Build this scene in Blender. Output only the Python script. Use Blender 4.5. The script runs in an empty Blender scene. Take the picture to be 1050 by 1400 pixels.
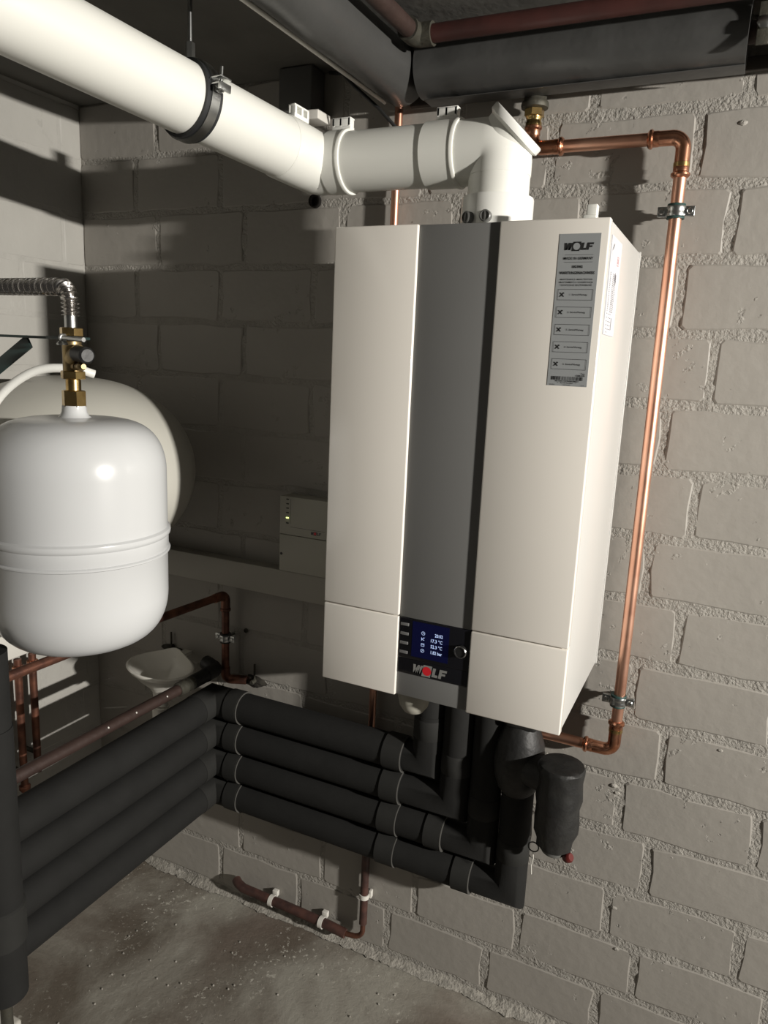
import bpy, bmesh, math, random
from mathutils import Vector, Matrix, noise
random.seed(7)
S = bpy.context.scene
COL = S.collection

# ------------------------------------------------------------------ camera, world, lights, exposure
cam_data = bpy.data.cameras.new('camera')
cam_data.sensor_fit = 'VERTICAL'
cam_data.sensor_height = 36.0
cam_data.lens = 36.0 * 1015.6 / 1400.0
cam_data.clip_start = 0.02
camera = bpy.data.objects.new('camera', cam_data)
COL.objects.link(camera)
cx_ = Vector((0.90271703, 0.42795216, 0.04425955))
cy_ = Vector((-0.12560246, 0.16374887, 0.97847347))
cz_ = Vector((0.41149239, -0.88884377, 0.20157074))
camera.matrix_world = Matrix(((cx_.x, cy_.x, cz_.x, 1.60492), (cx_.y, cy_.y, cz_.y, -1.51447),
                              (cx_.z, cy_.z, cz_.z, 1.50680), (0, 0, 0, 1)))
S.camera = camera

world = bpy.data.worlds.new('world')
S.world = world
world.use_nodes = True
world.node_tree.nodes['Background'].inputs[0].default_value = (1.0, 0.93, 0.84, 1)
world.node_tree.nodes['Background'].inputs[1].default_value = 0.045


def area_light(name, loc, target, w, h, power, color):
    d = bpy.data.lights.new(name, 'AREA')
    d.shape = 'RECTANGLE'
    d.size, d.size_y = w, h
    d.energy = power
    d.color = color
    o = bpy.data.objects.new(name, d)
    COL.objects.link(o)
    d.spread = math.radians(118)
    o.location = loc
    o.rotation_euler = (Vector(target) - Vector(loc)).to_track_quat('-Z', 'Y').to_euler()
    return o


area_light('work_lamp', (4.35, -1.235, 1.775), (0.8, -0.35, 1.3), 0.13, 0.04, 90, (1.0, 0.955, 0.885))

S.view_settings.view_transform = 'Standard'
S.view_settings.look = 'None'
S.view_settings.exposure = -0.12
S.view_settings.gamma = 1.0
S.view_settings.use_curve_mapping = False


# ------------------------------------------------------------------ materials
def mat(name, color, rough=0.5, metal=0.0, var=0.0, var_scale=8.0, bump=0.0, bump_scale=60.0, color2=None,
        rough_var=0.0, emit=None, coat=0.0, spec=0.5, bump_dist=0.002, detail=4.0):
    m = bpy.data.materials.new(name)
    m.use_nodes = True
    nt = m.node_tree
    p = nt.nodes['Principled BSDF']
    p.inputs['Roughness'].default_value = rough
    p.inputs['Metallic'].default_value = metal
    p.inputs['Specular IOR Level'].default_value = spec
    p.inputs['Coat Weight'].default_value = coat
    p.inputs['Coat Roughness'].default_value = 0.08
    tc = nt.nodes.new('ShaderNodeTexCoord')
    c2 = color2 if color2 else tuple(max(0.0, c * (1 - var)) for c in color)
    n = nt.nodes.new('ShaderNodeTexNoise')
    n.inputs['Scale'].default_value = var_scale
    n.inputs['Detail'].default_value = 6
    nt.links.new(tc.outputs['Object'], n.inputs['Vector'])
    r = nt.nodes.new('ShaderNodeValToRGB')
    r.color_ramp.elements[0].position = 0.36
    r.color_ramp.elements[1].position = 0.64
    r.color_ramp.elements[0].color = (*c2, 1)
    r.color_ramp.elements[1].color = (*color, 1)
    nt.links.new(n.outputs['Fac'], r.inputs['Fac'])
    nt.links.new(r.outputs['Color'], p.inputs['Base Color'])
    if rough_var:
        mr = nt.nodes.new('ShaderNodeMapRange')
        mr.inputs['To Min'].default_value = max(0.03, rough - rough_var)
        mr.inputs['To Max'].default_value = min(1, rough + rough_var)
        nt.links.new(n.outputs['Fac'], mr.inputs['Value'])
        nt.links.new(mr.outputs['Result'], p.inputs['Roughness'])
    if bump:
        b = nt.nodes.new('ShaderNodeBump')
        b.inputs['Strength'].default_value = bump
        b.inputs['Distance'].default_value = bump_dist
        n2 = nt.nodes.new('ShaderNodeTexNoise')
        n2.inputs['Scale'].default_value = bump_scale
        n2.inputs['Detail'].default_value = detail
        nt.links.new(tc.outputs['Object'], n2.inputs['Vector'])
        nt.links.new(n2.outputs['Fac'], b.inputs['Height'])
        nt.links.new(b.outputs['Normal'], p.inputs['Normal'])
    if emit:
        p.inputs['Emission Color'].default_value = (*emit[0], 1)
        p.inputs['Emission Strength'].default_value = emit[1]
    return m


M = {}
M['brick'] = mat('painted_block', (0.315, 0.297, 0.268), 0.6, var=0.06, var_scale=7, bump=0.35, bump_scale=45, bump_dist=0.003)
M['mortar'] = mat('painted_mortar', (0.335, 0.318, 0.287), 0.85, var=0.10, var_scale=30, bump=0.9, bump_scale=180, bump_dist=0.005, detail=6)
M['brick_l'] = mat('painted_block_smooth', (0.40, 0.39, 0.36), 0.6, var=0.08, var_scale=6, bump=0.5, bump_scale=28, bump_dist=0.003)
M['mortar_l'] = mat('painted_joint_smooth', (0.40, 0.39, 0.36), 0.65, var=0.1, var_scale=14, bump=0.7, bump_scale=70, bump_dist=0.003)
M['ceiling'] = mat('dark_concrete_ceiling', (0.15, 0.145, 0.13), 0.85, var=0.25, var_scale=5, bump=0.5, bump_scale=50)
M['crumb'] = mat('mortar_crumbs', (0.36, 0.34, 0.30), 0.9, var=0.35, var_scale=60, bump=1.0, bump_scale=160, bump_dist=0.004)
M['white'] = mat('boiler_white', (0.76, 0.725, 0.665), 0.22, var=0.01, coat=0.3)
M['white_dimmed'] = mat('boiler_white_dimmed', (0.50, 0.495, 0.475), 0.32, var=0.01)  # darker copy of the boiler white, offsetting strong lamplight on the side
M['grey'] = mat('boiler_grey', (0.155, 0.155, 0.15), 0.38, var=0.02)
M['black_gloss'] = mat('display_black', (0.006, 0.006, 0.008), 0.12, coat=0.5)
M['screen'] = mat('screen_blue', (0.003, 0.004, 0.02), 0.15, emit=((0.01, 0.015, 0.30), 0.035))
M['screen_text'] = mat('screen_text', (0.5, 0.6, 0.9), 0.4, emit=((0.5, 0.65, 1.0), 0.55))
M['button'] = mat('button_grey', (0.22, 0.22, 0.22), 0.4, metal=0.4)
M['knob_ring'] = mat('knob_ring', (0.5, 0.5, 0.5), 0.25, metal=1.0)
M['black'] = mat('black_plastic', (0.012, 0.012, 0.012), 0.45, bump=0.2, bump_scale=90)
M['logo_grey'] = mat('logo_grey', (0.30, 0.30, 0.29), 0.35, metal=0.3)
M['logo_red'] = mat('logo_red', (0.62, 0.02, 0.03), 0.35)
M['sticker'] = mat('sticker_silver', (0.35, 0.365, 0.37), 0.42, metal=0.15, var=0.03)
M['print'] = mat('print_black', (0.012, 0.012, 0.012), 0.6)
M['paper'] = mat('paper_white', (0.56, 0.56, 0.585), 0.6)
M['print_grey'] = mat('print_grey', (0.10, 0.10, 0.11), 0.6)
M['print_red'] = mat('print_red', (0.55, 0.18, 0.17), 0.6)
M['pvc'] = mat('flue_white', (0.74, 0.74, 0.69), 0.38, var=0.03, var_scale=3)
M['pvc_gloss'] = mat('flue_white_gloss', (0.78, 0.78, 0.74), 0.2)
M['plug'] = mat('grey_plug', (0.10, 0.10, 0.095), 0.4)
M['rubber'] = mat('rubber_black', (0.015, 0.016, 0.017), 0.6)
M['rubber_green'] = mat('rubber_dark_green', (0.02, 0.055, 0.05), 0.5)
M['zinc'] = mat('zinc_steel', (0.55, 0.56, 0.55), 0.28, metal=1.0, var=0.2, var_scale=40)
M['copper'] = mat('copper', (0.86, 0.50, 0.36), 0.36, metal=1.0, color2=(0.80, 0.42, 0.29), var_scale=16, rough_var=0.08)
M['copper_fit'] = mat('copper_fitting', (0.74, 0.38, 0.25), 0.24, metal=1.0, color2=(0.50, 0.21, 0.12), var_scale=50)
M['copper_old'] = mat('copper_tarnished', (0.27, 0.115, 0.072), 0.45, metal=0.7, color2=(0.10, 0.048, 0.036), var_scale=25)
M['rust'] = mat('rusty_brown', (0.045, 0.026, 0.021), 0.6, metal=0.2, color2=(0.035, 0.02, 0.016), var_scale=30, bump=0.6, bump_scale=80)
M['redpaint'] = mat('dark_red_paint', (0.055, 0.016, 0.013), 0.5, color2=(0.035, 0.012, 0.010), var_scale=12, bump=0.3)
M['brownpipe'] = mat('brown_red_pipe_coat', (0.08, 0.036, 0.028), 0.5, color2=(0.04, 0.02, 0.017), var_scale=40)
M['brass'] = mat('brass', (0.72, 0.52, 0.22), 0.24, metal=1.0, color2=(0.50, 0.34, 0.14), var_scale=50)
M['brass_old'] = mat('brass_dull', (0.40, 0.30, 0.15), 0.4, metal=0.9, color2=(0.20, 0.15, 0.08), var_scale=60)
M['iron'] = mat('malleable_iron', (0.07, 0.068, 0.055), 0.6, metal=0.5, color2=(0.07, 0.065, 0.05), var_scale=90, bump=0.6, bump_scale=120)
M['foam'] = mat('dark_insulation_foam', (0.0145, 0.0145, 0.0138), 0.85, spec=0.25, var=0.15, var_scale=20, bump=0.25, bump_scale=70)
M['foam_sleeve'] = mat('insulation_sleeve', (0.020, 0.020, 0.0185), 0.8, spec=0.3, var=0.15, var_scale=25, bump=0.2)
M['foam_seam'] = mat('insulation_seam', (0.06, 0.058, 0.053), 0.7)
M['black_foam'] = mat('black_wrap', (0.008, 0.008, 0.008), 0.55, color2=(0.016, 0.016, 0.015), var_scale=35, bump=0.5, bump_scale=35, bump_dist=0.006)
M['jacket'] = mat('grey_pvc_jacket', (0.060, 0.060, 0.058), 0.36, var=0.12, var_scale=5, bump=0.6, bump_scale=9, bump_dist=0.008)
M['enamel'] = mat('white_enamel', (0.53, 0.54, 0.545), 0.22, var=0.03, var_scale=5)
M['enamel_cream'] = mat('cream_enamel', (0.50, 0.49, 0.44), 0.32, var=0.05, var_scale=4)
M['steel'] = mat('stainless_corrugated', (0.62, 0.60, 0.58), 0.22, metal=1.0)
M['green_steel'] = mat('dark_green_steel', (0.02, 0.038, 0.036), 0.4)
M['box'] = mat('control_box_beige', (0.36, 0.35, 0.30), 0.45)
M['trunk'] = mat('trunking_beige', (0.34, 0.325, 0.285), 0.5)
M['led'] = mat('led_green', (0.4, 0.5, 0.1), 0.3, emit=((0.75, 1.0, 0.25), 3.0))
M['clip_white'] = mat('clip_white', (0.66, 0.64, 0.59), 0.45)
M['ceramic'] = mat('funnel_white', (0.78, 0.76, 0.70), 0.22)
M['hole'] = mat('hole_dark', (0.012, 0.01, 0.008), 0.95)
M['stain'] = mat('sooty_patch', (0.05, 0.045, 0.035), 0.9, color2=(0.02, 0.017, 0.013), var_scale=60, bump=1.0)
M['red'] = mat('red_cap', (0.10, 0.012, 0.010), 0.4)
M['cable'] = mat('cable_black', (0.015, 0.015, 0.015), 0.5)
M['wood'] = mat('shaded_batten', (0.05, 0.042, 0.034), 0.7, var=0.3, var_scale=20, bump=0.5)  # dark wood, with the shadow under the jacketed pipes put into its colour
M['plinth'] = mat('plinth_paint', (0.50, 0.48, 0.43), 0.7, var=0.1, bump=0.6, bump_scale=60)


def floor_material():
    m = bpy.data.materials.new('stained_concrete')
    m.use_nodes = True
    nt = m.node_tree
    p = nt.nodes['Principled BSDF']
    tc = nt.nodes.new('ShaderNodeTexCoord')

    def nz(scale, detail, rough=0.55, dist=0.0):
        n = nt.nodes.new('ShaderNodeTexNoise')
        n.inputs['Scale'].default_value = scale
        n.inputs['Detail'].default_value = detail
        n.inputs['Roughness'].default_value = rough
        n.inputs['Distortion'].default_value = dist
        nt.links.new(tc.outputs['Object'], n.inputs['Vector'])
        return n

    def ramp(src, a, b, ca, cb):
        r = nt.nodes.new('ShaderNodeValToRGB')
        r.color_ramp.elements[0].position = a
        r.color_ramp.elements[1].position = b
        r.color_ramp.elements[0].color = (*ca, 1)
        r.color_ramp.elements[1].color = (*cb, 1)
        nt.links.new(src, r.inputs['Fac'])
        return r

    def mix(fac, a, b):
        x = nt.nodes.new('ShaderNodeMix')
        x.data_type = 'RGBA'
        nt.links.new(fac, x.inputs[0])
        nt.links.new(a, x.inputs[6])
        nt.links.new(b, x.inputs[7])
        return x.outputs[2]

    base = ramp(nz(3.2, 8, 0.62, 0.6).outputs['Fac'], 0.40, 0.62, (0.125, 0.105, 0.082), (0.30, 0.285, 0.245))
    brown = ramp(nz(1.9, 5).outputs['Fac'], 0.3, 0.7, (0.15, 0.105, 0.085), (0.11, 0.09, 0.07))
    f1 = ramp(nz(2.3, 4, 0.5, 0.3).outputs['Fac'], 0.50, 0.66, (0, 0, 0), (0.75, 0.75, 0.75))
    c1 = mix(f1.outputs['Color'], base.outputs['Color'], brown.outputs['Color'])
    pale = ramp(nz(90, 2).outputs['Fac'], 0.0, 1.0, (0.42, 0.40, 0.35), (0.5, 0.48, 0.42))
    f2a = ramp(nz(70, 3, 0.7).outputs['Fac'], 0.60, 0.66, (0, 0, 0), (1, 1, 1))
    f2b = ramp(nz(4.0, 3, 0.6).outputs['Fac'], 0.47, 0.62, (0, 0, 0), (1, 1, 1))
    mu = nt.nodes.new('ShaderNodeMath')
    mu.operation = 'MULTIPLY'
    nt.links.new(f2a.outputs['Color'], mu.inputs[0])
    nt.links.new(f2b.outputs['Color'], mu.inputs[1])
    c2 = mix(mu.outputs[0], c1, pale.outputs['Color'])
    nt.links.new(c2, p.inputs['Base Color'])
    p.inputs['Roughness'].default_value = 0.7
    b = nt.nodes.new('ShaderNodeBump')
    b.inputs['Strength'].default_value = 0.6
    b.inputs['Distance'].default_value = 0.004
    nt.links.new(nz(60, 8, 0.7).outputs['Fac'], b.inputs['Height'])
    nt.links.new(b.outputs['Normal'], p.inputs['Normal'])
    return m


M['floor'] = floor_material()


# ------------------------------------------------------------------ mesh helpers
def frame_from(t):
    t = t.normalized()
    up = Vector((0, 0, 1)) if abs(t.z) < 0.9 else Vector((1, 0, 0))
    a = t.cross(up).normalized()
    b = a.cross(t).normalized()
    return a, b


class MB:
    def __init__(self):
        self.v, self.f = [], []

    def box(self, x0, x1, y0, y1, z0, z1, bev=0.0, T=None):
        if bev <= 0:
            vs = [Vector((x, y, z)) for z in (z0, z1) for x, y in ((x0, y0), (x1, y0), (x1, y1), (x0, y1))]
            fs = [(3, 2, 1, 0), (4, 5, 6, 7), (0, 1, 5, 4), (1, 2, 6, 5), (2, 3, 7, 6), (3, 0, 4, 7)]
        else:
            bm = bmesh.new()
            bmesh.ops.create_cube(bm, size=1.0)
            for q in bm.verts:
                q.co = Vector(((x0 + x1) / 2 + q.co.x * (x1 - x0), (y0 + y1) / 2 + q.co.y * (y1 - y0),
                               (z0 + z1) / 2 + q.co.z * (z1 - z0)))
            bmesh.ops.bevel(bm, geom=list(bm.edges), offset=bev, segments=3, profile=0.5, affect='EDGES')
            bm.verts.index_update()
            vs = [q.co.copy() for q in bm.verts]
            fs = [tuple(w.index for w in q.verts) for q in bm.faces]
            bm.free()
        if T:
            vs = [T @ q for q in vs]
        o = len(self.v)
        self.v += vs
        self.f += [tuple(i + o for i in q) for q in fs]
        return self

    def tube(self, pts, r, seg=24, caps=True, squash=None):
        pts = [Vector(p) for p in pts]
        n = len(pts)
        rs = r if isinstance(r, (list, tuple)) else [r] * n
        tans = []
        for i in range(n):
            if i == 0:
                t = pts[1] - pts[0]
            elif i == n - 1:
                t = pts[-1] - pts[-2]
            else:
                t = (pts[i + 1] - pts[i]).normalized() + (pts[i] - pts[i - 1]).normalized()
            tans.append(t.normalized())
        a, b = frame_from(tans[0])
        o = len(self.v)
        for i in range(n):
            if i:
                q = tans[i - 1].rotation_difference(tans[i])
                a = q @ a
                b = q @ b
            k = 1.0
            if 0 < i < n - 1:
                d = (pts[i + 1] - pts[i]).normalized()
                k = 1.0 / max(0.5, d.dot(tans[i]))
                ax = (pts[i] - pts[i - 1]).normalized().cross(d)
            for j in range(seg):
                w = 2 * math.pi * j / seg
                vec = (a * math.cos(w) + b * math.sin(w)) * rs[i]
                if k > 1.001 and ax.length > 1e-6:
                    side = ax.normalized().cross(tans[i])
                    vec = vec + side * vec.dot(side) * (k - 1)
                self.v.append(pts[i] + vec)
        for i in range(n - 1):
            for j in range(seg):
                j2 = (j + 1) % seg
                self.f.append((o + i * seg + j, o + i * seg + j2, o + (i + 1) * seg + j2, o + (i + 1) * seg + j))
        if caps:
            self.f.append(tuple(o + j for j in range(seg))[::-1])
            self.f.append(tuple(o + (n - 1) * seg + j for j in range(seg)))
        return self

    def lathe(self, prof, base, axis=(0, 0, 1), seg=32, scale=(1, 1)):
        """prof: (radius, height) along the axis from base"""
        axis = Vector(axis).normalized()
        base = Vector(base)
        a, b = frame_from(axis)
        o = len(self.v)
        for r, h in prof:
            for j in range(seg):
                w = 2 * math.pi * j / seg
                self.v.append(base + axis * h + a * (math.cos(w) * r * scale[0]) + b * (math.sin(w) * r * scale[1]))
        for i in range(len(prof) - 1):
            for j in range(seg):
                j2 = (j + 1) % seg
                self.f.append((o + i * seg + j, o + i * seg + j2, o + (i + 1) * seg + j2, o + (i + 1) * seg + j))
        if prof[0][0] > 1e-5:
            self.f.append(tuple(o + j for j in range(seg))[::-1])
        if prof[-1][0] > 1e-5:
            self.f.append(tuple(o + (len(prof) - 1) * seg + j for j in range(seg)))
        return self

    def cyl(self, p0, p1, r, seg=24, bev=0.0):
        p0, p1 = Vector(p0), Vector(p1)
        L = (p1 - p0).length
        if bev:
            prof = [(r - bev, 0), (r, bev), (r, L - bev), (r - bev, L)]
        else:
            prof = [(r, 0), (r, L)]
        return self.lathe(prof, p0, p1 - p0, seg)

    def quad(self, p):
        o = len(self.v)
        self.v += [Vector(q) for q in p]
        self.f.append(tuple(range(o, o + len(p))))
        return self

    def build(self, name, m, parent=None, smooth=40, **props):
        me = bpy.data.meshes.new(name)
        me.from_pydata([tuple(v) for v in self.v], [], self.f)
        me.update()
        bm = bmesh.new()
        bm.from_mesh(me)
        bmesh.ops.recalc_face_normals(bm, faces=list(bm.faces))
        bm.to_mesh(me)
        bm.free()
        me.materials.append(M[m] if isinstance(m, str) else m)
        if smooth:
            me.polygons.foreach_set('use_smooth', [True] * len(me.polygons))
            me.set_sharp_from_angle(angle=math.radians(smooth))
        o = bpy.data.objects.new(name, me)
        COL.objects.link(o)
        if parent is not None:
            attach(o, parent)
        for k, v in props.items():
            o[k] = v
        return o


def attach(o, parent):
    o.parent = parent
    o.matrix_parent_inverse = world_of(parent).inverted()


def world_of(o):
    mw = o.matrix_basis.copy()
    while o.parent is not None:
        mw = o.parent.matrix_basis @ (o.matrix_parent_inverse @ mw)
        o = o.parent
    return mw


def thing(name, label, cat, loc=(0, 0, 0), group=None):
    o = bpy.data.objects.new(name, None)
    o.empty_display_size = 0.05
    COL.objects.link(o)
    o.location = loc
    o['label'] = label
    o['category'] = cat
    if group:
        o['group'] = group
    return o


def tag(o, label, cat, group=None):
    o['label'] = label
    o['category'] = cat
    if group:
        o['group'] = group
    return o


def route(pts, rad, n=8):
    """polyline with rounded corners"""
    pts = [Vector(p) for p in pts]
    out = [pts[0]]
    for i in range(1, len(pts) - 1):
        a = (pts[i - 1] - pts[i]).normalized()
        b = (pts[i + 1] - pts[i]).normalized()
        ang = a.angle(b)
        t = rad / math.tan(ang / 2)
        t = min(t, 0.49 * (pts[i - 1] - pts[i]).length, 0.49 * (pts[i + 1] - pts[i]).length)
        r = t * math.tan(ang / 2)
        bis = (a + b).normalized()
        c = pts[i] + bis * (r / math.sin(ang / 2))
        s, e = pts[i] + a * t, pts[i] + b * t
        v0, v1 = s - c, e - c
        tot = v0.angle(v1)
        ax = v0.cross(v1).normalized()
        for k in range(n + 1):
            out.append(c + Matrix.Rotation(tot * k / n, 3, ax) @ v0)
    out.append(pts[-1])
    return out


def hexnut(mb, base, axis, r, h, bev=0.002):
    return mb.lathe([(r - bev, 0), (r, bev * 0.6), (r, h - bev * 0.6), (r - bev, h)], base, axis, 6)


class Print:
    """flat lettering and rules laid on a plane (origin o, right u, up v, normal n)"""
    def __init__(self, o, u, v, lift):
        self.o, self.u, self.v = Vector(o), Vector(u).normalized(), Vector(v).normalized()
        self.n = self.u.cross(self.v)
        self.lift = lift
        self.mb = MB()

    def P(self, x, y, z=0.0):
        return self.o + self.u * x + self.v * y + self.n * (self.lift + z)

    def rect(self, x0, y0, x1, y1):
        self.mb.quad([self.P(x0, y0), self.P(x1, y0), self.P(x1, y1), self.P(x0, y1)])

    def line(self, x0, y0, x1, y1, w):
        d = Vector((x1 - x0, y1 - y0)).normalized() * w / 2
        self.mb.quad([self.P(x0 - d.y, y0 + d.x), self.P(x0 + d.y, y0 - d.x), self.P(x1 + d.y, y1 - d.x), self.P(x1 - d.y, y1 + d.x)])

    def frame(self, x0, y0, x1, y1, w):
        self.line(x0, y0, x1, y0, w); self.line(x1, y0, x1, y1, w)
        self.line(x1, y1, x0, y1, w); self.line(x0, y1, x0, y0, w)

    def ring(self, x, y, r, w, seg=20):
        for k in range(seg):
            a, b = 2 * math.pi * k / seg, 2 * math.pi * (k + 1) / seg
            self.mb.quad([self.P(x + math.cos(t) * q, y + math.sin(t) * q) for t, q in ((a, r), (b, r), (b, r - w), (a, r - w))])

    def text(self, s, x, y, size, align='LEFT', bold=0.0, shear=0.0, sx=1.0, rot=0.0, width=None):
        c = bpy.data.curves.new('lettering_curve', 'FONT')
        c.body = s
        c.size = size
        c.align_x = align
        c.align_y = 'CENTER'
        c.offset = bold * size
        c.shear = shear
        c.resolution_u = 2
        t = bpy.data.objects.new('lettering_tmp', c)
        COL.objects.link(t)
        dg = bpy.context.evaluated_depsgraph_get()
        me = bpy.data.meshes.new_from_object(t.evaluated_get(dg))
        k = sx
        if width and len(me.vertices):
            xs = [v.co.x for v in me.vertices]
            k = width / (max(xs) - min(xs))
        o = len(self.mb.v)
        cr, sr = math.cos(rot), math.sin(rot)
        for v in me.vertices:
            px, py = v.co.x * k, v.co.y
            self.mb.v.append(self.P(x + px * cr - py * sr, y + px * sr + py * cr))
        self.mb.f += [tuple(i + o for i in p.vertices) for p in me.polygons]
        bpy.data.objects.remove(t)
        bpy.data.meshes.remove(me)
        bpy.data.curves.remove(c)

    def done(self, name, m, parent, **props):
        mb = self.mb
        me = bpy.data.meshes.new(name)
        me.from_pydata([tuple(v) for v in mb.v], [], mb.f)
        me.materials.append(M[m])
        o = bpy.data.objects.new(name, me)
        COL.objects.link(o)
        attach(o, parent)
        for k, v in props.items():
            o[k] = v
        return o


# ------------------------------------------------------------------ the room
CEIL = 2.10
XMAX, YMIN = 2.70, -1.60
PITCH_Z, Z0 = 0.1297, 0.0195
PITCH_X = 0.26


def wall_mesh(name, m, umax, fmap, amp, step):
    """rough mortar sheet; fmap(u, z, out) gives the world point"""
    nu, nv = int(umax / step) + 1, int(CEIL / step) + 1
    verts, faces = [], []
    for j in range(nv + 1):
        for i in range(nu + 1):
            u, z = min(umax, i * step), min(CEIL, j * step)
            d = noise.noise(Vector((u * 14, z * 14, 3))) * amp * 0.6
            d += noise.noise(Vector((u * 55, z * 55, 9))) * amp * 0.6
            d += noise.noise(Vector((u * 140, z * 140, 5))) * amp * 0.75
            if u < step or u > umax - step or z < step or z > CEIL - step:
                d = 0
            verts.append(fmap(u, z, 0.0026 + d))
    w = nu + 1
    for j in range(nv):
        for i in range(nu):
            faces.append((j * w + i, j * w + i + 1, (j + 1) * w + i + 1, (j + 1) * w + i))
    # solid back
    o = len(verts)
    for u, z in ((0, 0), (umax, 0), (umax, CEIL), (0, CEIL)):
        verts.append(fmap(u, z, -0.12))
    faces += [(o + 3, o + 2, o + 1, o), (o, o + 1, nu, 0), (o + 2, o + 3, nv * w, nv * w + nu),
              (o + 1, o + 2, nv * w + nu, nu), (o + 3, o, 0, nv * w)]
    me = bpy.data.meshes.new(name)
    me.from_pydata(verts, [], faces)
    me.polygons.foreach_set('use_smooth', [True] * len(me.polygons))
    me.materials.append(M[m])
    me.update()
    ob = bpy.data.objects.new(name, me)
    COL.objects.link(ob)
    ob['kind'] = 'structure'
    return ob


def brick(parent, m, fmap, u0, u1, z0, z1, out, jit, seed):
    rnd = random.Random(seed)
    nU = 4 if u1 - u0 > 0.15 else 2
    pts = []
    c = 0.005

    def j():
        return rnd.uniform(-jit, jit)
    for k in range(nU + 1):
        pts.append((u0 + c + (u1 - u0 - 2 * c) * k / nU, z0 + j()))
    for k in range(3):
        pts.append((u1 + j(), z0 + c + (z1 - z0 - 2 * c) * k / 2))
    for k in range(nU + 1):
        pts.append((u1 - c - (u1 - u0 - 2 * c) * k / nU, z1 + j()))
    for k in range(3):
        pts.append((u0 + j(), z1 - c - (z1 - z0 - 2 * c) * k / 2))
    n = len(pts)
    cu, cz = (u0 + u1) / 2, (z0 + z1) / 2
    tilt, tz, off = rnd.uniform(-0.003, 0.003), rnd.uniform(-0.005, 0.005), rnd.uniform(-0.0005, 0.0005)

    def lvl(u, z):
        return out + off + (u - cu) * tilt + (z - cz) * tz
    verts = []
    for u, z in pts:
        du, dz = u - cu, z - cz
        s = 0.0028
        uu = u - math.copysign(min(s, abs(du)), du) if abs(du) > 0.4 * (u1 - u0) else u
        zz = z - math.copysign(min(s, abs(dz)), dz) if abs(dz) > 0.35 * (z1 - z0) else z
        verts.append(fmap(uu, zz, lvl(u, z)))
    for u, z in pts:
        verts.append(fmap(u, z, lvl(u, z) - 0.0016))
    for u, z in pts:
        verts.append(fmap(u, z, -0.012))
    faces = [tuple(range(n))]
    for k in range(n):
        k2 = (k + 1) % n
        faces += [(k, n + k, n + k2, k2), (n + k, 2 * n + k, 2 * n + k2, n + k2)]
    me = bpy.data.meshes.new('brick')
    me.from_pydata(verts, [], faces)
    bm = bmesh.new()
    bm.from_mesh(me)
    bmesh.ops.recalc_face_normals(bm, faces=list(bm.faces))
    bm.to_mesh(me)
    bm.free()
    me.polygons.foreach_set('use_smooth', [True] * len(me.polygons))
    me.set_sharp_from_angle(angle=math.radians(10))
    me.materials.append(M[m])
    o = bpy.data.objects.new('brick', me)
    COL.objects.link(o)
    o.parent = parent
    return o


def back_map(u, z, out):
    return (u, -out, z)


def left_map(u, z, out):
    return (out, -u, z)


wall_back = wall_mesh('wall_back', 'mortar', XMAX, back_map, 0.0030, 0.010)
wall_left = wall_mesh('wall_left', 'mortar_l', -YMIN, left_map, 0.0012, 0.012)
seed = 1
for k in range(-1, 16):
    z0, z1 = Z0 + PITCH_Z * k, Z0 + PITCH_Z * (k + 1)
    for wl in (0, 1):
        x = (1.485 if k % 2 == 0 else 1.555) if wl == 0 else (0.20 if k % 2 == 0 else 0.07)
        end = XMAX if wl == 0 else -YMIN
        while x > 0:
            x -= PITCH_X
        while x < end:
            g = ((0.0080, 0.0088) if x > .85 else (0.006, 0.006)) if wl == 0 else (0.004, 0.004)
            a, b = max(x + g[0], 0.004), min(x + PITCH_X - g[0], end - 0.004)
            c, d = max(z0 + g[1], 0.004), min(z1 - g[1], CEIL - 0.003)
            if k == 15 and wl == 0:
                d = CEIL - 0.003
            seed += 1
            if b - a > 0.035 and d - c > 0.012:
                if wl == 0:
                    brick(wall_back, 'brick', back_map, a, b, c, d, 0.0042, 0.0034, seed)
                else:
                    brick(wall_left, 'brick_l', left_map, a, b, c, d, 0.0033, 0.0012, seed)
            x += PITCH_X

fl = MB()
nx, ny = 68, 42
for j in range(ny + 1):
    for i in range(nx + 1):
        x, y = -0.12 + (XMAX + 0.12) * i / nx, YMIN + (0.12 - YMIN) * j / ny
        z = noise.noise(Vector((x * 3, y * 3, 1))) * 0.006 + noise.noise(Vector((x * 13, y * 13, 7))) * 0.002
        z += 0.010 * math.exp(-max(0, -y) / 0.035) if y < 0 else 0.010
        fl.v.append(Vector((x, y, z - 0.006)))
for j in range(ny):
    for i in range(nx):
        a = j * (nx + 1) + i
        fl.f.append((a, a + 1, a + nx + 2, a + nx + 1))
floor = fl.build('floor', 'floor', smooth=60)
floor['kind'] = 'structure'
cl = MB().box(-0.12, XMAX, YMIN, 0.12, CEIL, CEIL + 0.12).build('ceiling', 'ceiling', smooth=0)
cl['kind'] = 'structure'

# crumbling mortar fillet where the back wall meets the floor
cr = MB()
N = 330
for i in range(N + 1):
    x = XMAX * i / N
    w = 0.020 + 0.014 * noise.noise(Vector((x * 9, 0, 0))) + 0.008 * noise.noise(Vector((x * 60, 4, 0)))
    h = 0.016 + 0.010 * noise.noise(Vector((x * 11, 8, 0))) + 0.007 * noise.noise(Vector((x * 70, 1, 0)))
    for t in range(5):
        q = t / 4
        cr.v.append(Vector((x, -0.002 - w * q, 0.002 + h * (1 - q) ** 1.3 + 0.004 * noise.noise(Vector((x * 110, q * 4, 2))))))
for i in range(N):
    for t in range(4):
        a = i * 5 + t
        cr.f.append((a, a + 5, a + 6, a + 1))
o = cr.build('mortar_crumbs', 'crumb', wall_back, smooth=30)
o['kind'] = 'stuff'
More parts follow.
